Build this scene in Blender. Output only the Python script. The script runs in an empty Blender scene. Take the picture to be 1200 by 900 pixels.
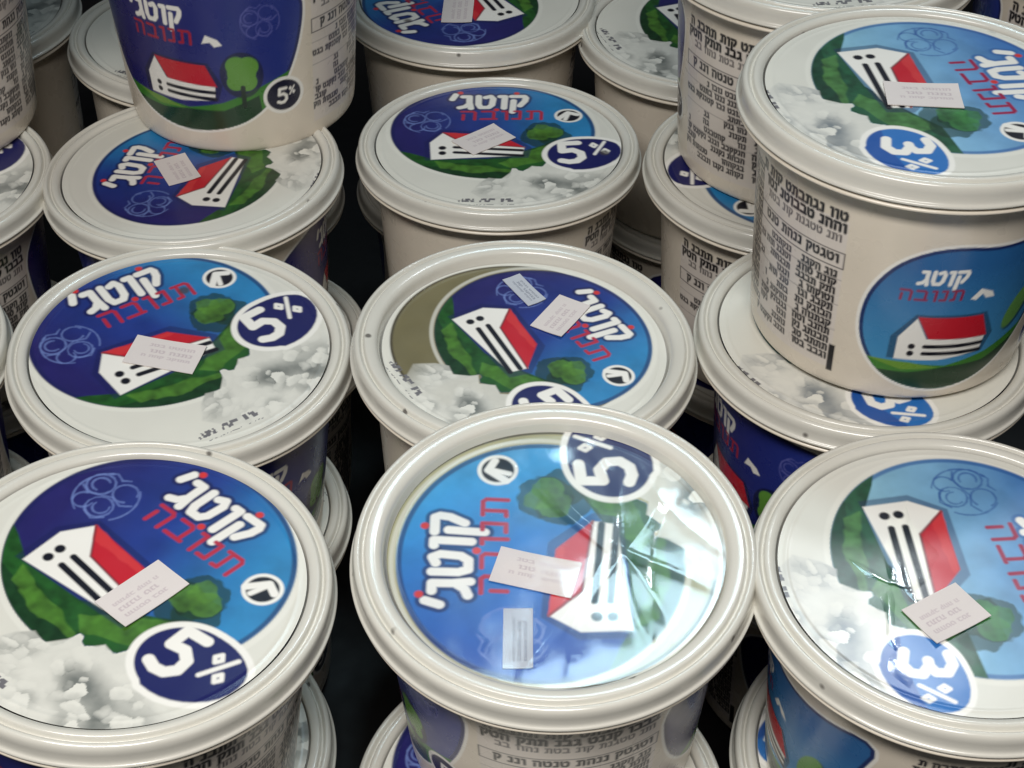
import bpy, math, random
import numpy as np
from mathutils import Vector, Matrix

# ------------------------------------------------------------------ scene, camera, light
sc = bpy.context.scene
C = sc.collection
ZC = 0.50                                   # camera height; the shelf front is near z = 0.09
sc.view_settings.view_transform = 'Standard'
sc.view_settings.look = 'None'
sc.view_settings.exposure = 0.0
sc.view_settings.gamma = 1.0

PITCH, ROLL, FPX = math.radians(39.43), 0.0119, 1898.4
cam_d = bpy.data.cameras.new('camera')
cam = bpy.data.objects.new('camera', cam_d); C.objects.link(cam)
fw = Vector((0, math.cos(PITCH), -math.sin(PITCH))); up0 = Vector((0, math.sin(PITCH), math.cos(PITCH))); ri0 = Vector((1, 0, 0))
ri = ri0*math.cos(ROLL) + up0*math.sin(ROLL)
up = -ri0*math.sin(ROLL) + up0*math.cos(ROLL)
M = Matrix((ri, up, -fw)).transposed().to_4x4(); M.translation = Vector((0, 0, ZC))
cam.matrix_world = M
cam_d.sensor_width = 36.0; cam_d.lens = 36.0*FPX/1200.0
cam_d.clip_start = 0.01; cam_d.clip_end = 50
sc.camera = cam

w = bpy.data.worlds.new('World'); sc.world = w; w.use_nodes = True
w.node_tree.nodes['Background'].inputs[0].default_value = (0.80, 0.86, 0.92, 1)
w.node_tree.nodes['Background'].inputs[1].default_value = 0.035

def lamp(name, loc, target, sx, sy, power, col, spread=180):
    d = bpy.data.lights.new(name, 'AREA'); d.shape = 'RECTANGLE'; d.size = sx; d.size_y = sy
    d.energy = power; d.color = col; d.spread = math.radians(spread)
    o = bpy.data.objects.new(name, d); C.objects.link(o); o.location = loc
    o.rotation_euler = (Vector(target)-Vector(loc)).to_track_quat('-Z', 'Y').to_euler()
    return o
lamp('ceiling_lamp', (-0.10, -0.12, 0.84), (0.0, 0.20, 0.22), 0.46, 0.10, 1.85, (1.0, 0.972, 0.93), 96)
lamp('shelf_lamp', (0.09, 0.79, 1.05), (0.03, 0.30, 0.22), 0.21, 0.11, 0.17, (0.62, 0.88, 1.0), 60)

lamp('shelf_spot', (0.262, 0.775, 0.92), (0.10, 0.26, 0.22), 0.085, 0.05, 0.10, (0.86, 0.95, 1.0), 60)

# ------------------------------------------------------------------ helpers
R = 0.048
H = 0.074
rng = np.random.default_rng(7)

def lin(c):
    c = np.asarray(c, float)/255.0
    return np.where(c <= 0.04045, c/12.92, ((c+0.055)/1.055)**2.4)

def soft(pts, k=2):
    """corner-cut closed outline"""
    for _ in range(k):
        q = []
        for (ax, ay), (bx, by) in zip(pts, pts[1:]+pts[:1]): q += [(ax*.75+bx*.25, ay*.75+by*.25), (ax*.25+bx*.75, ay*.25+by*.75)]
        pts = q
    return pts

class Art:
    """Colours worked out on arrays of design coordinates (x right, y up)."""
    def __init__(s, X, Y, base, aa):
        s.X, s.Y, s.aa = X, Y, aa
        s.col = np.tile(np.asarray(base, float), (X.size, 1))
    def mask(s, d): return np.clip(0.5-d/s.aa, 0, 1)
    def put(s, d, c, a=1.0, clip=None):
        m = s.mask(d)*a
        if clip is not None: m = m*clip
        c = np.asarray(c, float)
        s.col = s.col*(1-m[:, None]) + c*m[:, None]
    def stroke(s, pts, wd):
        d = np.full(s.X.shape, 1e9)
        pts = list(pts)
        for (ax, ay), (bx, by) in zip(pts[:-1], pts[1:]):
            px, py = s.X-ax, s.Y-ay; vx, vy = bx-ax, by-ay
            t = np.clip((px*vx+py*vy)/(vx*vx+vy*vy+1e-12), 0, 1)
            d = np.minimum(d, np.hypot(px-t*vx, py-t*vy))
        return d-wd/2
    def poly(s, pts):
        d = s.stroke(list(pts)+[pts[0]], 0)
        ins = np.zeros(s.X.shape, bool); n = len(pts)
        for i in range(n):
            (x1, y1), (x2, y2) = pts[i], pts[(i+1) % n]
            c = (y1 > s.Y) != (y2 > s.Y)
            with np.errstate(divide='ignore', invalid='ignore'):
                ins ^= c & (s.X < (x2-x1)*(s.Y-y1)/((y2-y1) if y2 != y1 else 1e-12)+x1)
        return np.where(ins, -d, d)
    def disc(s, cx, cy, rx, ry=None, rot=0):
        ry = ry or rx
        c, q = math.cos(rot), math.sin(rot)
        x = (s.X-cx)*c+(s.Y-cy)*q; y = -(s.X-cx)*q+(s.Y-cy)*c
        k = np.hypot(x/rx, y/ry)
        return (k-1)*min(rx, ry)

def smooth_noise(X, Y, scale, seed, octaves=3):
    out = np.zeros(X.shape); amp = 1; tot = 0
    for o in range(octaves):
        g = np.random.default_rng(seed+o).random((64, 64))
        u, v = X*scale*2**o+13.7, Y*scale*2**o+7.3
        iu, iv = np.floor(u).astype(int), np.floor(v).astype(int)
        fu, fv = u-iu, v-iv; fu = fu*fu*(3-2*fu); fv = fv*fv*(3-2*fv)
        a = g[iu % 64, iv % 64]; b = g[(iu+1) % 64, iv % 64]; c = g[iu % 64, (iv+1) % 64]; d = g[(iu+1) % 64, (iv+1) % 64]
        out += amp*((a*(1-fu)+b*fu)*(1-fv)+(c*(1-fu)+d*fu)*fv); tot += amp; amp *= 0.5
    return out/tot

# letters as strokes, x to the right, height 1, in the order they stand on the print
GL = {
 'qof': (0.72, [[(0.0, .93), (.55, .93), (.63, .80), (.60, .55), (.40, .18)], [(.10, .58), (.10, -.32)]]),
 'vav': (0.36, [[(0.02, .93), (.22, .93), (.24, .0)]]),
 'tet': (0.80, [[(.02, .95), (.06, .30), (.18, .06), (.52, .06), (.66, .25), (.68, .75), (.55, .95), (.34, .86)]]),
 'gim': (0.58, [[(.08, .93), (.36, .93), (.40, .45), (.50, .0)], [(.40, .36), (.24, .14), (.0, .05)]]),
 'apo': (0.28, [[(.18, 1.08), (.06, .72)]]),
 'tav': (0.80, [[(.02, .93), (.56, .93), (.66, .80), (.66, .0)], [(.20, .90), (.20, .07), (.0, .05)]]),
 'nun': (0.48, [[(.06, .93), (.32, .93), (.32, .06), (.0, .06)]]),
 'bet': (0.76, [[(.02, .93), (.46, .93), (.56, .80), (.56, .06)], [(.0, .06), (.68, .06)]]),
 'hei': (0.78, [[(.0, .93), (.54, .93), (.64, .80), (.64, .0)], [(.10, .56), (.10, .0)]]),
 '5': (0.66, [[(.56, .96), (.14, .96), (.10, .57), (.38, .60), (.56, .44), (.56, .20), (.40, .04), (.20, .02), (.02, .10)]]),
 '3': (0.66, [[(.04, .92), (.28, .98), (.50, .86), (.50, .64), (.34, .53), (.22, .52)], [(.34, .53), (.56, .38), (.54, .16), (.34, .02), (.02, .08)]]),
 '%': (0.9, [[(.12, .0), (.70, 1.0)], [(.08, .76), (.20, .92), (.32, .76), (.20, .60), (.08, .76)], [(.50, .22), (.62, .38), (.74, .22), (.62, .06), (.50, .22)]]),
}
def write(A, seq, x, y, h, wd, col, rot=0.0, slant=0.0, clip=None, xs=1.0, halo=None):
    c, q = math.cos(rot), math.sin(rot)
    for layer in ((halo, 1), (None, 0)):
        if layer[1] and halo is None: continue
        px = 0.0
        for g in seq:
            adv, strokes = GL[g]
            d = None
            for st in strokes:
                pts = []
                for (a, b) in st:
                    u, v = (px+(a+slant*b)*xs)*h, b*h
                    pts.append((x+u*c-v*q, y+u*q+v*c))
                e = A.stroke(pts, wd*h*(1.9 if layer[1] else 1)); d = e if d is None else np.minimum(d, e)
            A.put(d, halo if layer[1] else col, 0.75 if layer[1] else 1.0, clip)
            px += (adv+.17)*xs

def tiny_text(A, x0, x1, y0, y1, row_h, cell, seed, col, dens=0.8, clip=None, bold_rows=(), ragged=True, gap=0.42):
    """Lines of print far too small to read: dark marks in rows."""
    g = np.random.default_rng(seed)
    nr = int((y1-y0)/row_h); 
    inside = (A.X >= x0) & (A.X < x1) & (A.Y >= y0) & (A.Y < y1)
    u = (A.X-x0)/cell; v = (y1-A.Y)/row_h
    iv = np.clip(np.floor(v).astype(int), 0, nr); fv = v-np.floor(v)
    n = int((x1-x0)/cell)+2
    iu = np.clip(np.floor(u).astype(int), 0, n-1); fu = u-np.floor(u)
    words = np.zeros((nr+1, n)); 
    for r in range(nr+1):
        start = g.integers(0, max(2, n//2)) if ragged and g.random() < 0.5 else 0
        k = start
        while k < n:
            L = int(g.integers(3, 8)); words[r, k:k+L] = 1; k += L+1
            if g.random() < 0.14: k += int(g.integers(2, 7))
    bits = (g.random((nr+1, n, 3, 2)) < dens)
    su = np.clip((fu*3).astype(int), 0, 2)
    tv = fv/(1-gap); sv = np.clip((tv*2).astype(int), 0, 1)
    m = inside & (tv < 1) & (words[iv, iu] > 0) & bits[iv, iu, sv*0+su, sv]
    m = m.astype(float)
    if clip is not None: m = m*clip
    A.col = A.col*(1-m[:, None]) + np.asarray(col)*m[:, None]

def small_print(A, x0, x1, y1, rows, h, pitch, seed, col, wd=.22, fill=.9, chop=0.0):
    """Rows of small letters, right-aligned, drawn one by one on the nearby points only."""
    g = np.random.default_rng(seed); keys = ['qof', 'vav', 'tet', 'gim', 'tav', 'nun', 'bet', 'hei', 'vav', 'nun']
    sel = np.where((A.X > x0-h) & (A.X < x1+h) & (A.Y < y1+h) & (A.Y > y1-rows*pitch-h))[0]
    if len(sel) == 0: return
    B = Art(A.X[sel], A.Y[sel], WHITE, A.aa); dmin = np.full(len(sel), 9.)
    for r in range(rows):
        y = y1-h-r*pitch; near = np.where(np.abs(B.Y-y-h*.4) < h*1.3)[0]
        if len(near) == 0: continue
        bx = B.X[near]
        x = x1; end = x0+(x1-x0)*(0 if g.random() < fill else g.uniform(.15, .6)); wl = g.integers(3, 7)
        while x > end+h:
            k = keys[g.integers(len(keys))]; adv, st = GL[k]; x -= (adv+.2)*h
            loc = near[(bx > x-h*.4) & (bx < x+h*1.1)]
            if len(loc):
                S = Art(B.X[loc], B.Y[loc], WHITE, A.aa)
                for q in st: dmin[loc] = np.minimum(dmin[loc], S.stroke([(x+a*h, y+b*h) for a, b in q], wd*h))
            wl -= 1
            if wl <= 0:
                x -= h*.55; wl = g.integers(3, 7)
                if g.random() < chop: x -= h*g.uniform(2, 5)
    m = np.clip(.5-dmin/A.aa, 0, 1)[:, None]
    A.col[sel] = A.col[sel]*(1-m)+np.asarray(col)*m

def curds(A, inside, seed, lo=(112, 115, 112), hi=(222, 220, 211), dens=560, box=(-.4, .95, -1.0, .1)):
    g = np.random.default_rng(seed)
    n = int(dens); px = g.uniform(box[0], box[1], n); py = g.uniform(box[2], box[3], n); pr = g.uniform(.014, .050, n)
    idx = np.where(inside > 0.003)[0]
    X, Y = A.X[idx], A.Y[idx]
    wx = X+0.11*(smooth_noise(X, Y, 9, seed+5, 4)-.5); wy = Y+0.11*(smooth_noise(X, Y, 9, seed+9, 4)-.5)
    top = np.full(X.shape, -.02); sx = np.zeros(X.shape); lift = g.uniform(-.03, .02, n)
    for a, b, r, k in zip(px, py, pr, lift):
        q = r*r-(wx-a)**2-(wy-b)**2
        z = np.sqrt(np.maximum(q, 0))*.8+k
        near = (q > 0) & (z > top)
        top = np.where(near, z, top); sx = np.where(near, (.55*(wx-a)-.8*(wy-b))/r, sx)
    dark = smooth_noise(X, Y, 4.2, seed+21, 2)
    core = np.exp(-((X-.26)/.40)**2-((Y+.60)/.21)**2)
    amt = np.clip((dark-.36)*3.0, 0.0, 1)*core*1.05+.05; amt = np.clip(amt, 0, 1)
    pit = np.clip((.035-top)/.05, 0, 1)
    t = np.clip(.93-amt*(.46*np.clip(sx+.1, -.25, 1)+.95*pit)+.22*(smooth_noise(X, Y, 30, seed+2)-.5)*(.3+amt), 0, 1)
    c = lin(lo)+(lin(hi)-lin(lo))*t[:, None]**1.2
    m = (inside[idx]*np.clip(.80+amt, 0, 1))[:, None]
    A.col[idx] = A.col[idx]*(1-m)+c*m

PLASTIC = lin((216, 214, 204))
RED = lin((190, 28, 44)); REDTXT = lin((176, 40, 66)); WHITE = lin((236, 233, 226)); NAVY = lin((22, 24, 78)); INK = lin((18, 17, 30))

def scribble(A, cx, cy, s, col, a=0.7, clip=None, rot=0):
    c, q = math.cos(rot), math.sin(rot)
    P = lambda pts: [(cx+(x*c-y*q)*s, cy+(x*q+y*c)*s) for x, y in pts]
    ring = lambda x, y, r, n=14, t0=0, t1=6.283: [(x+r*math.cos(t0+(t1-t0)*k/n), y+r*math.sin(t0+(t1-t0)*k/n)) for k in range(n+1)]
    for pts in (ring(-.45, .25, .42), ring(.35, .45, .36, 14, .4, 5.4), ring(.2, -.4, .40), ring(-.35, -.5, .30, 12, 2, 6.5),
                ring(.05, .0, .95, 16, 2.2, 4.4), ring(0, 0, .98, 16, -.6, .9), ring(-.45, .25, .26, 10, 1, 5), ring(.25, -.38, .24, 10, 3, 7),
                [(-.8, -.1), (-.5, -.2), (-.1, -.05), (.2, .1), (.6, .0), (.85, .2)], [(-.6, .7), (-.4, .85), (-.1, .75), (.1, .9)], [(.0, -.75), (.35, -.85), (.6, -.6)]):
        A.put(A.stroke(P(pts), .055*s)+.02*s*(smooth_noise(A.X/s, A.Y/s, 5, 3)-.45)*2, col, a, clip)

def lid_art(X, Y, kind, dx=0.0, dy=0.0, sc_=1.0, crescent=None, pale=False):
    """kind '5' or '3'. x, y in units of the lid radius, print upright."""
    A = Art(X, Y, PLASTIC, 0.012)
    tint = smooth_noise(X, Y, 3, 3)
    A.col *= (0.97+0.06*tint)[:, None]
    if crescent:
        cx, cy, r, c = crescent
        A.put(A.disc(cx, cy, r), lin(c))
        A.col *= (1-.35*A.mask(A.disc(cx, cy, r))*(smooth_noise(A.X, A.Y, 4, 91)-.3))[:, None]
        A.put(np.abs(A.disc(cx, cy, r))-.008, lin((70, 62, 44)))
    A.X = (X-dx)/sc_; A.Y = (Y-dy)/sc_
    X, Y = A.X, A.Y
    # the coloured field: a disc with the lower right bitten off by the curds
    wob = 0.02*np.sin(7*np.arctan2(Y-.2, X+.06))
    field = A.disc(-.06, .185, .70, .655) + 0*wob
    cut = A.poly([(.02, -.60), (.06, -.34), (.13, -.385), (.19, -.31), (.27, -.325), (.32, -.25), (.40, -.22), (1.2, .12), (1.2, -1.2), (.02, -1.2)])
    cut = cut+.05*(smooth_noise(X, Y, 11, 51)-.5)+.03*(smooth_noise(X, Y, 27, 53)-.5)
    f = A.mask(field)*(1-A.mask(cut))
    if kind == '5':
        t = np.clip((X+.62+.25*(Y-.2)+.1*(smooth_noise(X, Y, 4, 11)-.5))/1.10, 0, 1)[:, None]
        c0, c1, c2 = lin((36, 32, 98)), lin((32, 58, 136)), lin((42, 126, 180))
        if pale: c0, c1, c2 = lin((40, 76, 164)), lin((42, 112, 186)), lin((58, 150, 204))  # blues lightened: glare and translucence of the clear cover put into the print
        col = np.where(t < .5, c0+(c1-c0)*t*2, c1+(c2-c1)*(t*2-1))
    else:
        t = np.clip((.75-Y)/1.0+.15*(smooth_noise(X, Y, 4, 11)-.5), 0, 1)[:, None]
        c0, c1 = lin((58, 112, 180)), lin((142, 192, 214))
        col = c0+(c1-c0)*t
    col = col*(0.78+0.44*smooth_noise(X, Y, 7, 31, 4))[:, None]
    m = f[:, None]
    A.col = A.col*(1-m)+col*m
    # thin darker edge of the field
    A.put(np.abs(field+.012)-.012, lin((24, 28, 84)) if kind == '5' else lin((38, 84, 150)), .7, (1-A.mask(cut)))
    # white line outside the field
    A.put(np.abs(field-.022)-.012, lin((228, 226, 216)), .6, (1-A.mask(cut)))
    # cloudy water lines at the upper left
    scribble(A, -.52, .31, .17, lin((110, 130, 190)) if kind == '5' else lin((44, 84, 150)), .75, f)
    # hills
    g1 = A.poly([(-.9, -.02), (-.62, -.13), (-.45, -.22), (-.1, -.21), (.15, -.10), (.36, .02), (.75, .02), (.75, -1), (-.9, -1)])
    gcol = (lin((30, 78, 30)), lin((18, 50, 26)), lin((78, 124, 42))) if kind == '5' else (lin((32, 80, 54)), lin((20, 56, 38)), lin((78, 126, 64)))
    A.put(g1, gcol[0], 1, f)
    A.put(A.poly([(-.9, -.26), (-.5, -.30), (-.2, -.36), (.1, -.36), (.1, -.8), (-.9, -.8)]), gcol[1], .85, f)
    A.put(A.poly([(-.46, -.235), (-.15, -.30), (.05, -.37), (-.15, -.40), (-.42, -.34)])+.05*(smooth_noise(X, Y, 8, 63)-.5), gcol[2], .7, f)
    A.put(A.poly([(.14, -.13), (.38, .0), (.40, -.16), (.22, -.28), (.05, -.33), (-.02, -.27)])+.06*(smooth_noise(X, Y, 8, 67)-.5), gcol[2], .65, f)
    # tree
    wig = .05*(smooth_noise(X, Y, 14, 61)-.5)
    for cx, cy, rr in ((.25, .08, .13), (.36, .07, .12), (.30, .16, .13)): A.put(A.disc(cx, cy, rr)+wig, gcol[1], .75, f)
    for cx, cy, rr in ((.25, .12, .08), (.34, .15, .08), (.29, .19, .07)): A.put(A.disc(cx, cy, rr)+wig, gcol[2] if kind == '5' else lin((58, 120, 62)), .7, f)
    leaf = smooth_noise(X, Y, 22, 71, 2)
    green = (A.col[:, 1] > A.col[:, 2]*1.25)*f
    A.col *= (1+green*(leaf-.5)*1.0)[:, None]
    # house
    A.put(A.poly([(-.52, -.23), (-.53, .02), (-.41, .185), (.02, .15), (.20, -.06), (.17, -.20)]), NAVY, .55, f)
    A.put(A.poly([(-.48, -.22), (-.49, .01), (-.40, .15), (-.26, .0), (.15, -.055), (.13, -.17)]), WHITE, 1, f)
    A.put(A.poly([(-.40, .15), (-.02, .115), (.15, -.06), (-.265, .0)]), RED, 1, f)
    A.put(A.poly([(-.40, .15), (-.02, .115), (.03, .07), (-.34, .085)])+.03*(smooth_noise(X, Y, 12, 5)-.5), lin((214, 66, 66)), .5, f)
    A.put(A.stroke([(-.40, .15), (-.265, .0), (.15, -.06)], .012), lin((110, 14, 30)), .8, f)
    for yy in (-.055, -.125):
        A.put(A.stroke([(-.32, yy), (.13, yy-.045)], .034), INK, 1, f)
        A.put(A.disc(-.405, yy-.008, .026), INK, 1, f)
    # writing
    xs = 0.86
    write(A, ['apo', 'gim', 'tet', 'vav', 'qof'], -.36, .50, .185, .25, WHITE, 0, .10, f, xs, NAVY if kind == '5' else lin((50, 98, 160)))
    for px, py in ((-.28, .728), (.12, .718), (-.03, .475)): A.put(A.disc(px, py, .020), lin((206, 52, 52)), 1, f)
    write(A, ['hei', 'bet', 'vav', 'nun', 'tav'], -.28, .335, .125, .19, REDTXT if kind == '5' else lin((150, 20, 66)), 0, .05, f, 1.20)
    A.put(A.disc(.47, .385, .098), WHITE, 1, f); A.put(A.disc(.47, .385, .078), INK, 1, f)
    A.put(A.stroke([(.40, .345), (.47, .43), (.53, .40)], .040), WHITE, 1, f)
    A.put(A.stroke([(.47, .41), (.445, .33)], .03), WHITE, 1, f)
    # curds
    top = A.mask(A.poly([(-.16, -.52), (-.10, -.46), (-.02, -.48), (.04, -.40), (.06, -.35), (.13, -.385), (.19, -.31), (.27, -.325), (.32, -.25),
                         (.42, -.30), (.60, -.38), (.80, -.34), (.90, -.45), (.75, -.72), (.45, -.88), (.15, -.90), (-.08, -.80), (-.22, -.64)]))
    top = np.clip(top*1.0, 0, 1)*np.clip(1.2-np.hypot((X-.30)/.58, (Y+.54)/.37)**4, 0, 1)
    curds(A, top, 41, lo=(112, 115, 111) if kind == '5' else (122, 128, 132))
    tiny_text(A, -.30, .06, -.80, -.72, .075, .034, 17, lin((110, 108, 112)), .6)
    # fat badge: rounded drop
    three = kind == '3'
    oX, oY = A.X, A.Y
    if three: A.X = .56+(oX-.53)/.86; A.Y = -.155+(oY+.25)/.86
    else: A.X = .56+(oX-.525)/.97; A.Y = -.155+(oY+.15)/.97
    b = A.disc(.56, -.155, .235, .205, .25)
    b = np.minimum(b, A.poly(soft([(.42, -.36), (.64, -.36), (.82, -.22), (.84, -.03), (.70, .05), (.50, .04)]))-.010)
    A.put(b-.034, WHITE); A.put(b, lin((40, 108, 180)) if three else lin((24, 26, 88)))
    if three: A.put(A.poly([(.30, -.20), (.52, -.24), (.90, -.20), (.90, -.45), (.30, -.45)]), lin((26, 72, 150)), .8, A.mask(b))
    rt = -.20 if three else .10
    write(A, [kind], .42, -.235 if three else -.275, .27, .22, WHITE, rt, 0, None, 1.0)
    write(A, ['%'], .635, -.20 if three else -.165, .165, .15, WHITE, rt, 0, None, 1.0)
    A.X, A.Y = oX, oY
    return A.col

def cup_art(TH, Z, kind, faces=2):
    """TH angle round the cup (0 = middle of the main field), Z height above the base in metres"""
    X = TH*0.0405; Y = Z
    A = Art(X*1000, Y*1000, lin((219, 208, 191)), 0.42)      # millimetres
    A.col *= (0.975+0.05*smooth_noise(X*1000, Y*1000, .12, 5))[:, None]
    k5 = kind == '5'
    per = 2*math.pi*40.5
    for ox in ((0.0, per/2, -per/2) if faces == 2 else (0.0,)):
        A.X = X*1000-ox; A.Y = Y*1000-(5.0 if k5 else 0.0)
        f_d = A.poly(soft([(-24, 38), (-26, 29), (-25, 20), (-20, 12), (-12, 7.5), (-2, 6), (8, 8), (16, 13), (22, 21), (26, 30), (30, 42), (34, 54), (20, 50.5), (6, 49.5), (-8, 51.5), (-18, 47)])) if not k5 else \
              A.poly(soft([(-39, 46), (-37.5, 34), (-34, 23), (-27, 14), (-17, 8), (-4, 5.5), (10, 7), (20, 11), (29, 20), (34, 30), (37, 42), (37, 50), (30, 53), (10, 55), (-12, 55), (-30, 52)]))
        f_d = f_d-1.5
        f = A.mask(f_d)
        A.put(f_d-1.0, WHITE, .9)
        if k5:
            t = np.clip((A.X+15)/70, 0, 1)[:, None]; col = lin((34, 32, 100))+(lin((40, 60, 140))-lin((34, 32, 100)))*t
        else:
            t = np.clip((46-A.Y)/30, 0, 1)[:, None]; col = lin((40, 96, 152))+(lin((66, 138, 186))-lin((40, 96, 152)))*t
        m = f[:, None]; A.col = A.col*(1-m)+col*m
        A.put(np.abs(f_d+.5)-.5, lin((22, 30, 84)), .9)
        if k5:
            write(A, ['apo', 'gim', 'tet', 'vav', 'qof'], -19, 43, 6.2, .25, WHITE, 0, .08, f, .9)
            write(A, ['hei', 'bet', 'vav', 'nun', 'tav'], -18.5, 36.6, 4.8, .19, lin((160, 34, 58)), 0, .05, f, 1.15)
            A.put(A.poly([(5.6, 37.2), (7.0, 40.2), (10.6, 38.6), (12.0, 36.6), (9.4, 36.0), (8.2, 37.6)]), WHITE, 1, f)
            scribble(A, 24, 44, 6.5, lin((96, 100, 170)), .7, f)
            hx, hy, hs = -4.5, 22, 1.0
            tx = 17
        else:
            write(A, ['gim', 'tet', 'vav', 'qof'], -14.5, 40.7, 4.3, .25, WHITE, 0, .14, f, .95)
            write(A, ['hei', 'bet', 'vav', 'nun', 'tav'], -18.5, 35.5, 3.3, .22, lin((140, 24, 62)), 0, .05, f, 1.3)
            A.put(A.poly([(.2, 35.4), (2.6, 38.4), (6.2, 36.8), (7.2, 34.9), (4.6, 35.0), (3.4, 36.6), (1.8, 34.8)]), WHITE, 1, f)
            hx, hy, hs = -4.5, 22, 1.0
            tx = 16
        # hills
        gy = 15.5
        A.put(A.poly([(-40, gy), (-14, gy-1), (-2, gy-2.5), (10, gy), (20, gy+4), (40, gy+12), (40, 0), (-40, 0)]), lin((58, 122, 40)), 1, f)
        A.put(A.poly([(-30, gy-4), (-12, gy-4.5), (-2, gy-3), (10, gy-3), (22, gy+2), (24, 0), (-30, 0)]), lin((16, 50, 30)), .95, f)
        A.put(A.poly([(-24, gy-.5), (-12, gy-1), (-4, gy-3), (-14, gy-3.6)]), lin((112, 152, 52)), .8, f)
        # house
        h = lambda pts: [(hx+a*hs, hy+b*hs) for a, b in pts]
        A.put(A.poly(h([(-14, -6.5), (-14, 1), (-8.5, 8.8), (11, 8), (15, 0), (13, -6)])), INK, .6, f)
        A.put(A.poly(h([(-12, -6.5), (-12, 1), (-8, 7.5), (-4.5, .6), (12.5, -.6), (12, -5.5), (0, -6.8)])), WHITE, 1, f)
        A.put(A.poly(h([(-8, 8), (10, 7.2), (13.2, -.6), (-4, .6)])), RED, 1, f)
        for yy in (-2.0, -4.4):
            A.put(A.stroke(h([(-4.5, yy), (12, yy-.8)]), 1.3), INK, 1, f)
            A.put(A.disc(hx-8, hy+yy, .95), INK, 1, f)
        # tree
        if k5:
            A.put(A.disc(tx, 25.5, 7, 8.4), lin((20, 24, 50)), .8, f)
            for a, b, r in ((0, 0, 4.6), (-1.5, 3, 3.4), (2, 2.5, 3.6), (1.4, -3, 3.4), (-2, -3, 3)):
                A.put(A.disc(tx+a, 26+b, r), lin((96, 148, 60)), 1, f)
            A.put(A.stroke([(tx, 21), (tx, 14)], 1.6), lin((20, 40, 28)), 1, f)
        else:
            A.put(A.disc(tx+2.4, 27.5, 3.6, 7.6, -.45), lin((20, 52, 60)), .8, f)
            A.put(A.disc(tx+1.6, 28, 3.2, 7.2, -.45), lin((96, 146, 74)), 1, f)
        # fat badge low on the right
        if k5:
            A.put(A.disc(30.5, 16, 7.2, 6.8), WHITE); A.put(A.disc(30.5, 16, 6.0, 5.6), lin((16, 16, 44)))
            write(A, ['5'], 28.2, 13.2, 5.4, .2, WHITE); write(A, ['%'], 32.2, 15.8, 2.8, .17, WHITE)
        else:
            A.put(A.disc(32.5, 13, 5.6, 6.6), WHITE); A.put(A.disc(32.5, 13, 4.6, 5.6), lin((24, 60, 140)))
            write(A, ['3'], 30.8, 10.4, 4.6, .2, WHITE); write(A, ['%'], 33.2, 13.4, 2.2, .2, WHITE)
        # small print on both sides of the field
        ink = lin((40, 34, 44))
        A.Y = Y*1000
        x1 = -41.5 if k5 else -33.5
        x0 = x1-44 if k5 else x1-32
        A.put(np.maximum(np.abs(A.X-(x0+x1)/2)-(x1-x0)/2, np.abs(A.Y-31)-24), lin((214, 206, 204)), .5)
        small_print(A, x0, x1, 57.5, 2, 2.5, 3.5, 3, lin((16, 14, 20)), .36, 1)
        small_print(A, x0+3, x1-1, 50.3, 1, 2.0, 3, 5, ink, .24, .9)
        small_print(A, x0+2, x1-1, 44.2, 1, 2.4, 3, 15, lin((20, 18, 24)), .32, 1)
        small_print(A, x1-14, x1-1, 39.0, 11, 1.9, 2.75, 8, lin((20, 18, 26)), .37, .85)
        small_print(A, x0, x1-16, 39.0, 11, 1.7, 2.75, 4, lin((28, 24, 34)), .36, .6, .35)
        for yy in (36.6, 28.4, 20.1): A.put(np.maximum(np.abs(A.X-(x0+x1)/2)-(x1-x0)/2, np.abs(A.Y-yy)-.12), ink, .45)
        A.put(np.abs(np.maximum(np.abs(A.X-(x0+x1)/2)-(x1-x0)/2, np.abs(A.Y-42.6)-2.4))-.18, ink, .9)
        A.put(np.maximum(np.abs(A.X-x1)-.9, np.abs(A.Y-10.5)-4.5), lin((16, 14, 20)))
        if not k5: small_print(A, 42, 62, 55, 15, 1.9, 2.9, 6, lin((28, 24, 34)), .36, .8)
    return A.col

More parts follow.
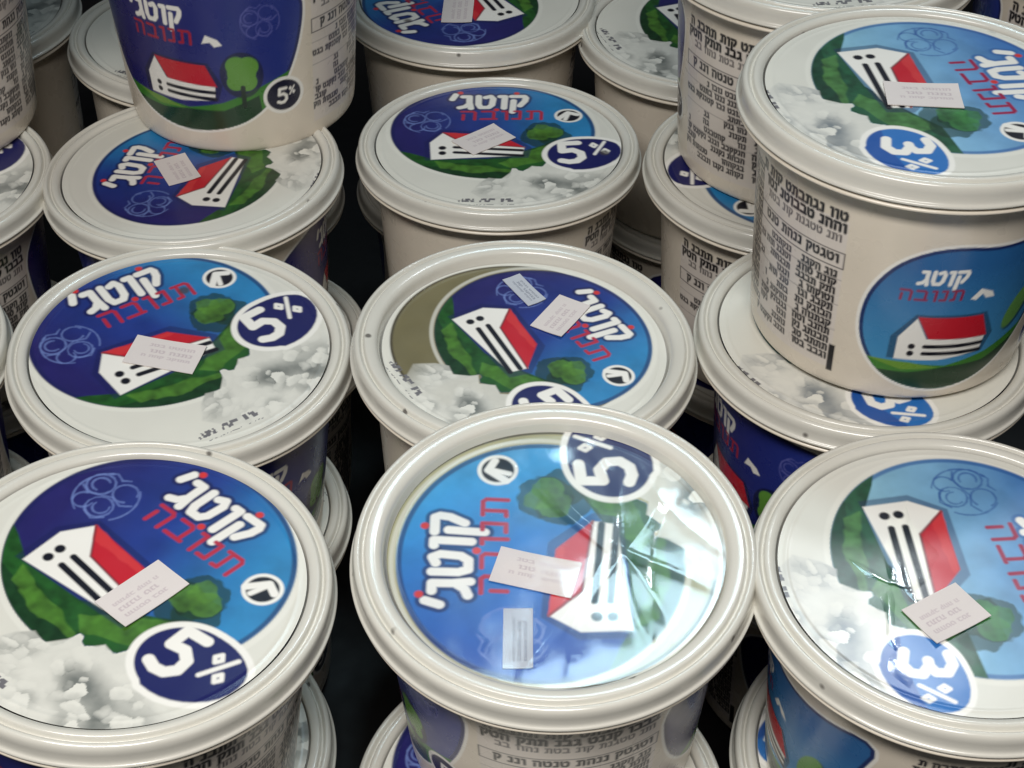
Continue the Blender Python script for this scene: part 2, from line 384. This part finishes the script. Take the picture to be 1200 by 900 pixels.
# ------------------------------------------------------------------ materials
def mat_new(name, rough=.4, coat=0.0, base=None, attr=False, bump=0.0, bscale=400, sss=0.0, spec=.5, mottling=0.05):
    m = bpy.data.materials.new(name); m.use_nodes = True
    nt = m.node_tree; b = nt.nodes['Principled BSDF']; N = nt.nodes.new; L = nt.links.new
    b.inputs['Roughness'].default_value = rough
    b.inputs['Coat Weight'].default_value = coat; b.inputs['Coat Roughness'].default_value = .18
    b.inputs['Specular IOR Level'].default_value = spec
    tc = N('ShaderNodeTexCoord'); no = N('ShaderNodeTexNoise'); no.inputs['Scale'].default_value = 60; no.inputs['Detail'].default_value = 5
    L(tc.outputs['Object'], no.inputs['Vector'])
    mr = N('ShaderNodeMapRange'); mr.inputs['To Min'].default_value = 1-mottling; mr.inputs['To Max'].default_value = 1+mottling
    L(no.outputs['Fac'], mr.inputs['Value'])
    mx = N('ShaderNodeVectorMath'); mx.operation = 'SCALE'
    if attr:
        va = N('ShaderNodeVertexColor'); va.layer_name = 'print'; L(va.outputs['Color'], mx.inputs[0])
    else:
        mx.inputs[0].default_value = tuple(base)
    L(mr.outputs['Result'], mx.inputs['Scale']); L(mx.outputs['Vector'], b.inputs['Base Color'])
    if sss > 0:
        b.inputs['Subsurface Weight'].default_value = sss; b.inputs['Subsurface Radius'].default_value = (1, .8, .55); b.inputs['Subsurface Scale'].default_value = .003
    rn = N('ShaderNodeMapRange'); rn.inputs['To Min'].default_value = rough*.75; rn.inputs['To Max'].default_value = min(1, rough*1.3)
    n2 = N('ShaderNodeTexNoise'); n2.inputs['Scale'].default_value = 140; L(tc.outputs['Object'], n2.inputs['Vector'])
    L(n2.outputs['Fac'], rn.inputs['Value']); L(rn.outputs['Result'], b.inputs['Roughness'])
    if bump > 0:
        bp = N('ShaderNodeBump'); bp.inputs['Strength'].default_value = bump; bp.inputs['Distance'].default_value = .0006
        n3 = N('ShaderNodeTexNoise'); n3.inputs['Scale'].default_value = bscale; n3.inputs['Detail'].default_value = 3
        L(tc.outputs['Object'], n3.inputs['Vector']); L(n3.outputs['Fac'], bp.inputs['Height']); L(bp.outputs['Normal'], b.inputs['Normal'])
    return m

def add_specks(m, scale=130, amount=.11):
    nt = m.node_tree; N = nt.nodes.new; L = nt.links.new; b = nt.nodes['Principled BSDF']
    src = b.inputs['Base Color'].links[0].from_socket
    tc = N('ShaderNodeTexCoord'); vo = N('ShaderNodeTexVoronoi'); vo.inputs['Scale'].default_value = scale
    oi = N('ShaderNodeObjectInfo'); ad = N('ShaderNodeVectorMath'); ad.operation = 'ADD'
    L(tc.outputs['Object'], ad.inputs[0]); L(oi.outputs['Random'], ad.inputs[1]); L(ad.outputs['Vector'], vo.inputs['Vector'])
    sep = N('ShaderNodeSeparateColor'); L(vo.outputs['Color'], sep.inputs[0])
    gt = N('ShaderNodeMath'); gt.operation = 'GREATER_THAN'; gt.inputs[1].default_value = 1-amount; L(sep.outputs[0], gt.inputs[0])
    mr = N('ShaderNodeMapRange'); mr.inputs['From Min'].default_value = .10; mr.inputs['From Max'].default_value = .20; mr.inputs['To Min'].default_value = .8; mr.inputs['To Max'].default_value = 0
    L(vo.outputs['Distance'], mr.inputs['Value'])
    mu = N('ShaderNodeMath'); mu.operation = 'MULTIPLY'; L(gt.outputs[0], mu.inputs[0]); L(mr.outputs['Result'], mu.inputs[1])
    mx = N('ShaderNodeMix'); mx.data_type = 'RGBA'; L(mu.outputs[0], mx.inputs['Factor']); L(src, mx.inputs['A']); mx.inputs['B'].default_value = (.06, .05, .045, 1)
    L(mx.outputs['Result'], b.inputs['Base Color'])

M_CUP = mat_new('printed_cup_plastic', .28, .3, attr=True, bump=.08, bscale=160)
M_PANEL = mat_new('printed_lid_film', .34, .25, attr=True, bump=.07, bscale=45)
M_RIM = mat_new('lid_plastic', .20, .45, base=lin((221, 218, 208)), bump=.10, bscale=200)
add_specks(M_RIM, 170, .06)
add_specks(M_PANEL, 90, .02)
rb = M_RIM.node_tree.nodes['Principled BSDF']; rb.inputs['Transmission Weight'].default_value = .12; rb.inputs['IOR'].default_value = 1.45
M_STICK = mat_new('paper', .75, 0, attr=True, spec=.2)
M_SHELF = mat_new('dark_shelf', .6, 0, base=(.004, .004, .005), mottling=.3)

def film_material():
    m = bpy.data.materials.new('clear_film'); m.use_nodes = True; nt = m.node_tree; nt.nodes.clear()
    N = nt.nodes.new; L = nt.links.new
    out = N('ShaderNodeOutputMaterial'); mix = N('ShaderNodeMixShader'); tr = N('ShaderNodeBsdfTransparent'); gl = N('ShaderNodeBsdfGlossy'); fr = N('ShaderNodeFresnel')
    gl.inputs['Roughness'].default_value = .10; fr.inputs['IOR'].default_value = 1.5
    tr.inputs['Color'].default_value = (.97, .98, .98, 1)
    tc = N('ShaderNodeTexCoord'); no = N('ShaderNodeTexNoise'); no.inputs['Scale'].default_value = 38; no.inputs['Detail'].default_value = 2
    bp = N('ShaderNodeBump'); bp.inputs['Strength'].default_value = .22; bp.inputs['Distance'].default_value = .0012
    L(tc.outputs['Object'], no.inputs['Vector']); L(no.outputs['Fac'], bp.inputs['Height']); L(bp.outputs['Normal'], gl.inputs['Normal'])
    mul = N('ShaderNodeMath'); mul.operation = 'MULTIPLY'; mul.inputs[1].default_value = 1.0; mul.use_clamp = True
    L(fr.outputs[0], mul.inputs[0]); L(mul.outputs[0], mix.inputs[0])
    L(tr.outputs[0], mix.inputs[1]); L(gl.outputs[0], mix.inputs[2]); L(mix.outputs[0], out.inputs[0])
    return m
M_FILM = film_material()

# ------------------------------------------------------------------ meshes
def mesh_from(name, V, quads, mat, cols=None, smooth=True, tris=None):
    me = bpy.data.meshes.new(name)
    V = np.asarray(V, np.float32); F = np.asarray(quads, np.int32).reshape(-1, 4)
    T = np.asarray(tris if tris is not None else [], np.int32).reshape(-1, 3)
    me.vertices.add(len(V)); me.vertices.foreach_set('co', V.ravel())
    loops = np.concatenate([F.ravel(), T.ravel()]).astype(np.int32)
    me.loops.add(len(loops)); me.loops.foreach_set('vertex_index', loops)
    starts = np.concatenate([np.arange(len(F))*4, len(F)*4+np.arange(len(T))*3]).astype(np.int32)
    me.polygons.add(len(starts)); me.polygons.foreach_set('loop_start', starts)
    me.polygons.foreach_set('use_smooth', np.full(len(starts), smooth))
    me.update(calc_edges=True)
    if cols is not None:
        a = me.color_attributes.new('print', 'FLOAT_COLOR', 'POINT')
        c = np.ones((len(V), 4), np.float32); c[:, :3] = np.clip(cols, 0, 1); a.data.foreach_set('color', c.ravel())
    me.materials.append(mat); me.validate()
    return me

def lathe(prof, n, flip=False):
    """prof: list of (r, z); closed to the axis where r = 0"""
    prof = np.asarray(prof, float); k = len(prof)
    t = np.arange(n)*2*np.pi/n
    V = np.stack([prof[:, None, 0]*np.cos(t), prof[:, None, 0]*np.sin(t), np.repeat(prof[:, 1:2], n, 1)], -1).reshape(-1, 3)
    i = np.arange(k-1)[:, None]*n; j = np.arange(n)[None]; j2 = (j+1) % n
    Q = np.stack([i+j, i+j2, i+n+j2, i+n+j], -1).reshape(-1, 4)
    return V, (Q[:, ::-1] if flip else Q), t

def rounded(prof, sub=4):
    """subdivide a profile with corner smoothing (Chaikin)"""
    p = np.asarray(prof, float)
    for _ in range(sub):
        q = [p[0]]
        for a, b in zip(p[:-1], p[1:]): q += [a*.75+b*.25, a*.25+b*.75]
        q.append(p[-1]); p = np.array(q)
    return p

def panel_mesh(name, kind, r, n_r=150, n_t=760, dome=0.0, **kw):
    rr = np.concatenate([[1e-5], np.linspace(r/n_r, r, n_r)])
    z = dome*(1-(rr/r)**2)
    V, Q, t = lathe(np.stack([rr, z], 1), n_t, True)
    cols = lid_art(V[:, 0]/R, V[:, 1]/R, kind, **kw)
    # faint relief rings pressed into the lid
    rad = np.hypot(V[:, 0], V[:, 1])
    V[:, 2] += 0.00010*np.exp(-((rad-r*.955)/.0005)**2) - 0.00035*(smooth_noise(V[:, 0]*1000, V[:, 1]*1000, .045, 77)-.5)*(1-(rad/r)**4)
    return mesh_from(name, V, Q, M_PANEL, cols)

def cup_mesh(name, kind, faces=2):
    wall = rounded([(.0325, .0000), (.0352, .0000), (.0376, .0012), (.0382, .0040), (.0393, .020), (.0424, .0645)], 3)
    # resample the wall finely so that the print has enough vertices
    seg = np.r_[0, np.cumsum(np.hypot(*np.diff(wall, axis=0).T))]
    s = np.linspace(0, seg[-1], 170)
    prof = np.stack([np.interp(s, seg, wall[:, 0]), np.interp(s, seg, wall[:, 1])], 1)
    bottom = np.array([(1e-5, .0012), (.020, .0012), (.0318, .0010)])
    coll = np.array([(.0432, .0652), (.0440, .0658), (.0480, .0662), (.0485, .0666), (.0485, .0671), (.0478, .0674), (.0445, .0675)])
    V, Q, t = lathe(np.concatenate([bottom, prof, coll]), 860)
    th = np.arctan2(V[:, 0], -V[:, 1])              # print faces -y
    cols = cup_art(th, V[:, 2], kind, faces)
    plain = (V[:, 2] > .0640) | (V[:, 2] < .0025)
    cols[plain] = lin((219, 209, 193))
    return mesh_from(name, V, Q, M_CUP, cols)

def rim_mesh(name, deep):
    inner = [(.0396, -.0042), (.0404, -.0036), (.0410, -.0012), (.0416, -.0003), (.0426, .0002)] if deep else \
            [(.0416, -.0026), (.0420, -.0022), (.0424, -.0005), (.0431, .0001)]
    p = inner+[(.0440, .0004), (.0449, .0003), (.0453, -.0010), (.0457, -.0010), (.0463, .0002), (.0470, .0002), (.0477, -.0004), (.0480, -.0016), (.0480, -.0030), (.0482, -.0046),
         (.0489, -.0050), (.0490, -.0056), (.0483, -.0060), (.0470, -.0058), (.0466, -.0030)]
    V, Q, t = lathe(rounded(p, 2), 256, True)
    return mesh_from(name, V, Q, M_RIM)

def sticker_mesh(seed, gray=False):
    nx, ny = 110, 70
    x = np.linspace(-.5, .5, nx); y = np.linspace(-.5, .5, ny)
    X, Y = np.meshgrid(x, y); X, Y = X.ravel(), Y.ravel()
    A = Art(X, Y, lin((214, 206, 203)) if not gray else lin((184, 188, 196)), .02)
    ink = lin((188, 174, 178)) if not gray else lin((120, 124, 138))
    for yy, hh, w0 in ((.30, .085, -.36), (.10, .10, -.30), (-.10, .075, -.36)):
        small_print(A, w0, .40, yy, 1, hh, .3, seed*7+int(yy*50)+40, ink, .22, 1)
    lift = 5.0*np.clip(X+Y-.45, 0, 1)**1.5+2.0*np.clip(-X+.6*Y-.5, 0, 1)+.5*(smooth_noise(X*3, Y*3, 1.0, seed)-.5)+.3
    top = np.stack([X, Y, 1.0+lift], 1); bot = top.copy(); bot[:, 2] = lift
    i = np.arange(ny-1)[:, None]*nx; j = np.arange(nx-1)[None]
    Q = np.stack([i+j, i+j+1, i+nx+j+1, i+nx+j], -1).reshape(-1, 4)
    n = nx*ny
    Qs = list(Q)+list((Q+n)[:, ::-1])
    edge = list(range(nx))+[nx*k+nx-1 for k in range(1, ny)]+[nx*(ny-1)+k for k in range(nx-2, -1, -1)]+[nx*k for k in range(ny-2, 0, -1)]
    for a, b in zip(edge, edge[1:]+edge[:1]): Qs.append(np.array([a, a+n, b+n, b]))
    return mesh_from('price_sticker', np.concatenate([top, bot]), np.array(Qs), M_STICK, np.concatenate([A.col, A.col]), smooth=False)

def film_mesh(name, r=.0405, seed=3, amp=.00045):
    n_r, n_t = 70, 220
    rr = np.concatenate([[1e-5], np.linspace(r/n_r, r, n_r)])
    V, Q, t = lathe(np.stack([rr, 0*rr], 1), n_t, True)
    x, y = V[:, 0]*1000, V[:, 1]*1000
    rad = np.hypot(x, y)/(r*1000)
    z = amp*(smooth_noise(x, y, .035, seed, 3)-.5)*2
    # sharp creases
    g = np.random.default_rng(seed)
    for _ in range(7):
        a = g.uniform(-.5, .9); c = g.uniform(2, 34); l = math.cos(a)*x+math.sin(a)*y-c+2.5*np.sin((-math.sin(a)*x+math.cos(a)*y)*.09+g.uniform(0, 6))
        z += amp*.40*np.exp(-np.abs(l)/1.2)*g.choice([-1, 1])
    V[:, 2] = z*(1-rad**6)
    return mesh_from(name, V, Q, M_FILM)

CUP = {'5': cup_mesh('cup_five', '5'), '3': cup_mesh('cup_three', '3'), '5one': cup_mesh('cup_five_one_face', '5', 1)}
PANEL = {
 '5': panel_mesh('lid_label_five', '5', .0418, dx=.025, dy=.005, sc_=1.05),
 '5high': panel_mesh('lid_label_five_high', '5', .0418, dx=.02, dy=.05, sc_=1.06),
 '5low': panel_mesh('lid_label_five_low', '5', .0418, dx=.03, dy=-.16, sc_=.97),
 '3': panel_mesh('lid_label_three', '3', .0418, dx=.0, dy=-.10, sc_=1.04),
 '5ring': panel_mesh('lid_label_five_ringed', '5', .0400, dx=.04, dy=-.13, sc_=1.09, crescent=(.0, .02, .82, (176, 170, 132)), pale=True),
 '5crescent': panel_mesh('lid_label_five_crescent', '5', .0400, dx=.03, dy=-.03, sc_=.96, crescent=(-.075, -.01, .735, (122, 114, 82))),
}
RIM = {False: rim_mesh('lid_rim', False), True: rim_mesh('lid_rim_deep', True)}
STICK = [sticker_mesh(k) for k in (1, 2)]; STICK_G = sticker_mesh(9, True)
FILM = film_mesh('clear_cover')

def child(name, me, parent, loc=(0, 0, 0), rz=0.0):
    o = bpy.data.objects.new(name, me); C.objects.link(o); o.parent = parent
    o.location = loc; o.rotation_euler = (0, 0, rz)
    return o

def put_sticker(lid, corners, z, me):
    P = [Vector(c)*R for c in corners]
    ctr = (P[0]+P[1]+P[2]+P[3])/4
    u = ((P[1]-P[0])+(P[2]-P[3]))/2; v = ((P[3]-P[0])+(P[2]-P[1]))/2
    if u.length < v.length: u, v = v, -u
    s = child('price_sticker', me, lid, (ctr.x, ctr.y, z), math.atan2(u.y, u.x))
    s.scale = (u.length, v.length, .00022)
    return s

GROUP = 'cottage cheese tubs stacked on the shelf'
def tub(label, top, tilt=(0, 0), art=0.0, cup_rot=0.0, kind='5', panel=None, deep=False, stickers=(), grays=(), film=None, group=GROUP, cup=None):
    """top: centre of the lid top seen from the camera point; tilt: lean of the axis in x and y"""
    n = Vector((tilt[0], tilt[1], 1)).normalized()
    T = Vector((top[0], top[1], top[2]+ZC))
    t = bpy.data.objects.new('cheese_tub', None); C.objects.link(t); t.empty_display_size = .02
    ex = Vector((0, 1, 0)).cross(n).normalized(); ey = n.cross(ex)
    m = Matrix((ex, ey, n)).transposed().to_4x4(); m.translation = T-n*H
    t.matrix_world = m
    t['label'] = label; t['category'] = 'cheese tub'; t['group'] = group
    child('cup', CUP[cup or kind], t, (0, 0, 0), math.radians(cup_rot))
    lid = child('lid', RIM[deep], t, (0, 0, H))
    zp = -.0034 if deep else -.0011
    child('lid_label', PANEL[panel or kind], lid, (0, 0, zp), math.radians(art))
    for k, s in enumerate(stickers): put_sticker(lid, s, zp+.00024, STICK[k % 2])
    for s in grays: put_sticker(lid, s, zp+.00022, STICK_G)
    if film is not None: child('clear_cover', FILM, lid, (0, 0, -.0012), math.radians(film))
    return t

# ------------------------------------------------------------------ shelf
def box(name, x0, x1, y0, y1, z0, z1, mat):
    V = [(x, y, z) for z in (z0, z1) for y in (y0, y1) for x in (x0, x1)]
    Q = [(0, 2, 3, 1), (4, 5, 7, 6), (0, 1, 5, 4), (1, 3, 7, 5), (3, 2, 6, 7), (2, 0, 4, 6)]
    o = bpy.data.objects.new(name, mesh_from(name, V, Q, mat, smooth=False)); C.objects.link(o); o['kind'] = 'structure'
    return o
box('shelf', -.75, .75, .02, .312, .03, .0800, M_SHELF)
box('shelf', -.75, .75, .312, .405, .03, .0708, M_SHELF)
box('shelf', -.75, .75, .405, 1.15, .03, .0683, M_SHELF)

# ------------------------------------------------------------------ tubs one can see from above
tub('front tub at lower left, navy to light blue lid, large upright 5% badge',
    (-.0890, .2600, -.2737), (.066, -.016), -37.6, -35, stickers=[[(.13, .16), (.31, .0), (.05, -.29), (-.11, -.14)]])
tub('front middle tub, blue lid lightened for glare under shiny clear film, 5% badge turned sideways',
    (.0106, .2727, -.2728), (-.0149, -.0850), 90, -85, panel='5ring', deep=True, film=0,
    stickers=[[(-.26, .03), (.14, -.09), (.07, -.29), (-.33, -.19)]], grays=[[(-.25, -.37), (-.11, -.35), (-.11, -.70), (-.25, -.72)]])
tub('front right tub, pale blue lid with red writing running down and 3% badge',
    (.1047, .2650, -.2724), (-.014, -.0288), -82, -80, kind='3', film=200, stickers=[[(-.02, -.07), (.09, -.28), (-.19, -.46), (-.32, -.24)]])
tub('second row left tub, navy lid with price sticker over the house roof',
    (-.0938, .3605, -.2833), (.045, -.0339), 38, 50, panel='5high', stickers=[[(-.27, .08), (.15, .0), (.105, -.245), (-.315, -.165)]])
tub('second row middle tub with olive crescent beside its print and two pale stickers',
    (.0035, .3585, -.2780), (.0300, -.0146), -58, 170, cup='5one', panel='5crescent', deep=True,
    stickers=[[(.21, .50), (.40, .42), (.22, .09), (.03, .20)]], grays=[[(-.15, .67), (-.02, .68), (.13, .45), (.02, .39)]])
tub('tub supporting the upper 3% tub at right, only its white lid edge showing',
    (.1007, .3659, -.2786), (-.0068, .0043), -56, -65, kind='3', cup='5')
tub('upper right tub stacked on another, blue 3% lid, house print facing front',
    (.1063, .3710, -.2046), (.006, .004), -78, 14, kind='3', stickers=[[(-.26, .08), (.14, .05), (.18, -.19), (-.22, -.17)]])
tub('third row left tub, navy lid half hidden by the tub on its back edge',
    (-.1050, .4520, -.2810), (-.030, .004), 80, 100, panel='5low', stickers=[[(-.28, .09), (-.08, .17), (.09, -.15), (-.13, -.22)]])
tub('upper left tub on top, dark blue side print with tree and 5% badge',
    (-.0940, .4985, -.2085), (0, 0), 20, -14)
tub('third row middle tub, upright lid print with 5% badge at its right',
    (-.0055, .4793, -.2868), (0, .0322), 2, 165, cup='5one', stickers=[[(-.35, -.01), (-.06, .25), (.14, .09), (-.16, -.16)]])
tub('middle tub at the top edge, dark lid cut off by the frame',
    (-.0180, .5750, -.2790), (0, 0), 120, -170, cup='5one', stickers=[[(-.20, .02), (.04, .02), (.03, -.48), (-.21, -.48)]])
tub('tub at the top edge right of centre, pale lid with dark curd picture',
    (.0720, .5570, -.2830), (0, 0), -70, 185, cup='5one')
tub('third row right tub carrying another, plain white lid edge, print on side',
    (.0916, .4624, -.2830), (0, 0), 200, 60, cup='5one')
tub('upper tub behind the 3% tub, small print beside a dark blue edge',
    (.0925, .4695, -.2100), (0, 0), 10, -130)
tub('upper tub at the left edge, dense small print above its white foot',
    (-.2020, .4838, -.2100), (0, 0), 70, -22)
tub('tub at the left edge carrying the one with dense small print',
    (-.1990, .4460, -.2830), (0, 0), 45, 130)
tub('tub behind the upper left one, bare white lid with dark blue patch',
    (-.1170, .5470, -.2830), (.05, .02), -20, 150, cup='5one')
tub('far left tub at the top edge, cream lid rim in shade',
    (-.2153, .5624, -.2830), (-.05, 0), 60, -150, cup='5one')
tub('tub at the left edge in the second row, only a white sliver showing',
    (-.1912, .3555, -.2833), (0, 0), 90, 150)
tub('upper tub in the top right corner, dark small print behind the 3% lid',
    (.1890, .4800, -.2070), (0, 0), 90, 58)
tub('tub at the far right under the one in the top right corner',
    (.1900, .4700, -.2830), (0, 0), 30, 0)
# ------------------------------------------------------------------ the layer below, seen dark through the gaps
LOW = [
 ((-.0945, .268), 60, 40, '5', 'lower tub in the dark beneath the front left tub'),
 ((.0085, .255), 10, 100, '5', 'lower tub in the dark beneath the film covered front tub'),
 ((.108, .268), 200, -20, '3', 'lower tub in the dark beneath the front right tub'),
 ((-.099, .366), 120, 30, '5', 'lower tub in the dark beneath the second row left tub'),
 ((.005, .372), 300, 70, '5', 'lower tub in the dark beneath the tub with the olive crescent'),
 ((.102, .366), 20, 10, '5', 'lower tub in the dark at the foot of the stacked 3% pair'),
 ((-.100, .459), 90, 140, '5', 'lower tub in the dark beneath the third row left tub'),
 ((-.004, .470), 30, 15, '5', 'lower tub in the dark beneath the third row middle tub'),
 ((.094, .464), 70, -60, '5', 'lower tub in the dark beneath the third row right stack'),
 ((-.197, .452), 0, 20, '5', 'lower tub in the dark at the foot of the left edge stack'),
 ((-.190, .355), 0, 60, '5', 'lower tub in the dark at the left edge of the second row'),
 ((-.016, .568), 0, 60, '5', 'lower tub in the dark beneath the fourth row middle tub'),
 ((-.118, .556), 0, 20, '5', 'lower tub in the dark beneath the tub behind the upper left one'),
 ((.078, .562), 0, 20, '5', 'lower tub in the dark beneath the fourth row right tub'),
]
for (x, y), a, cr, k, lab in LOW:
    z = (-.2728 if y < .3 else -.2820 if y < .4 else -.2845)-.0728
    tub(lab, (x, y, z), (0, 0), a, cr, kind=k)
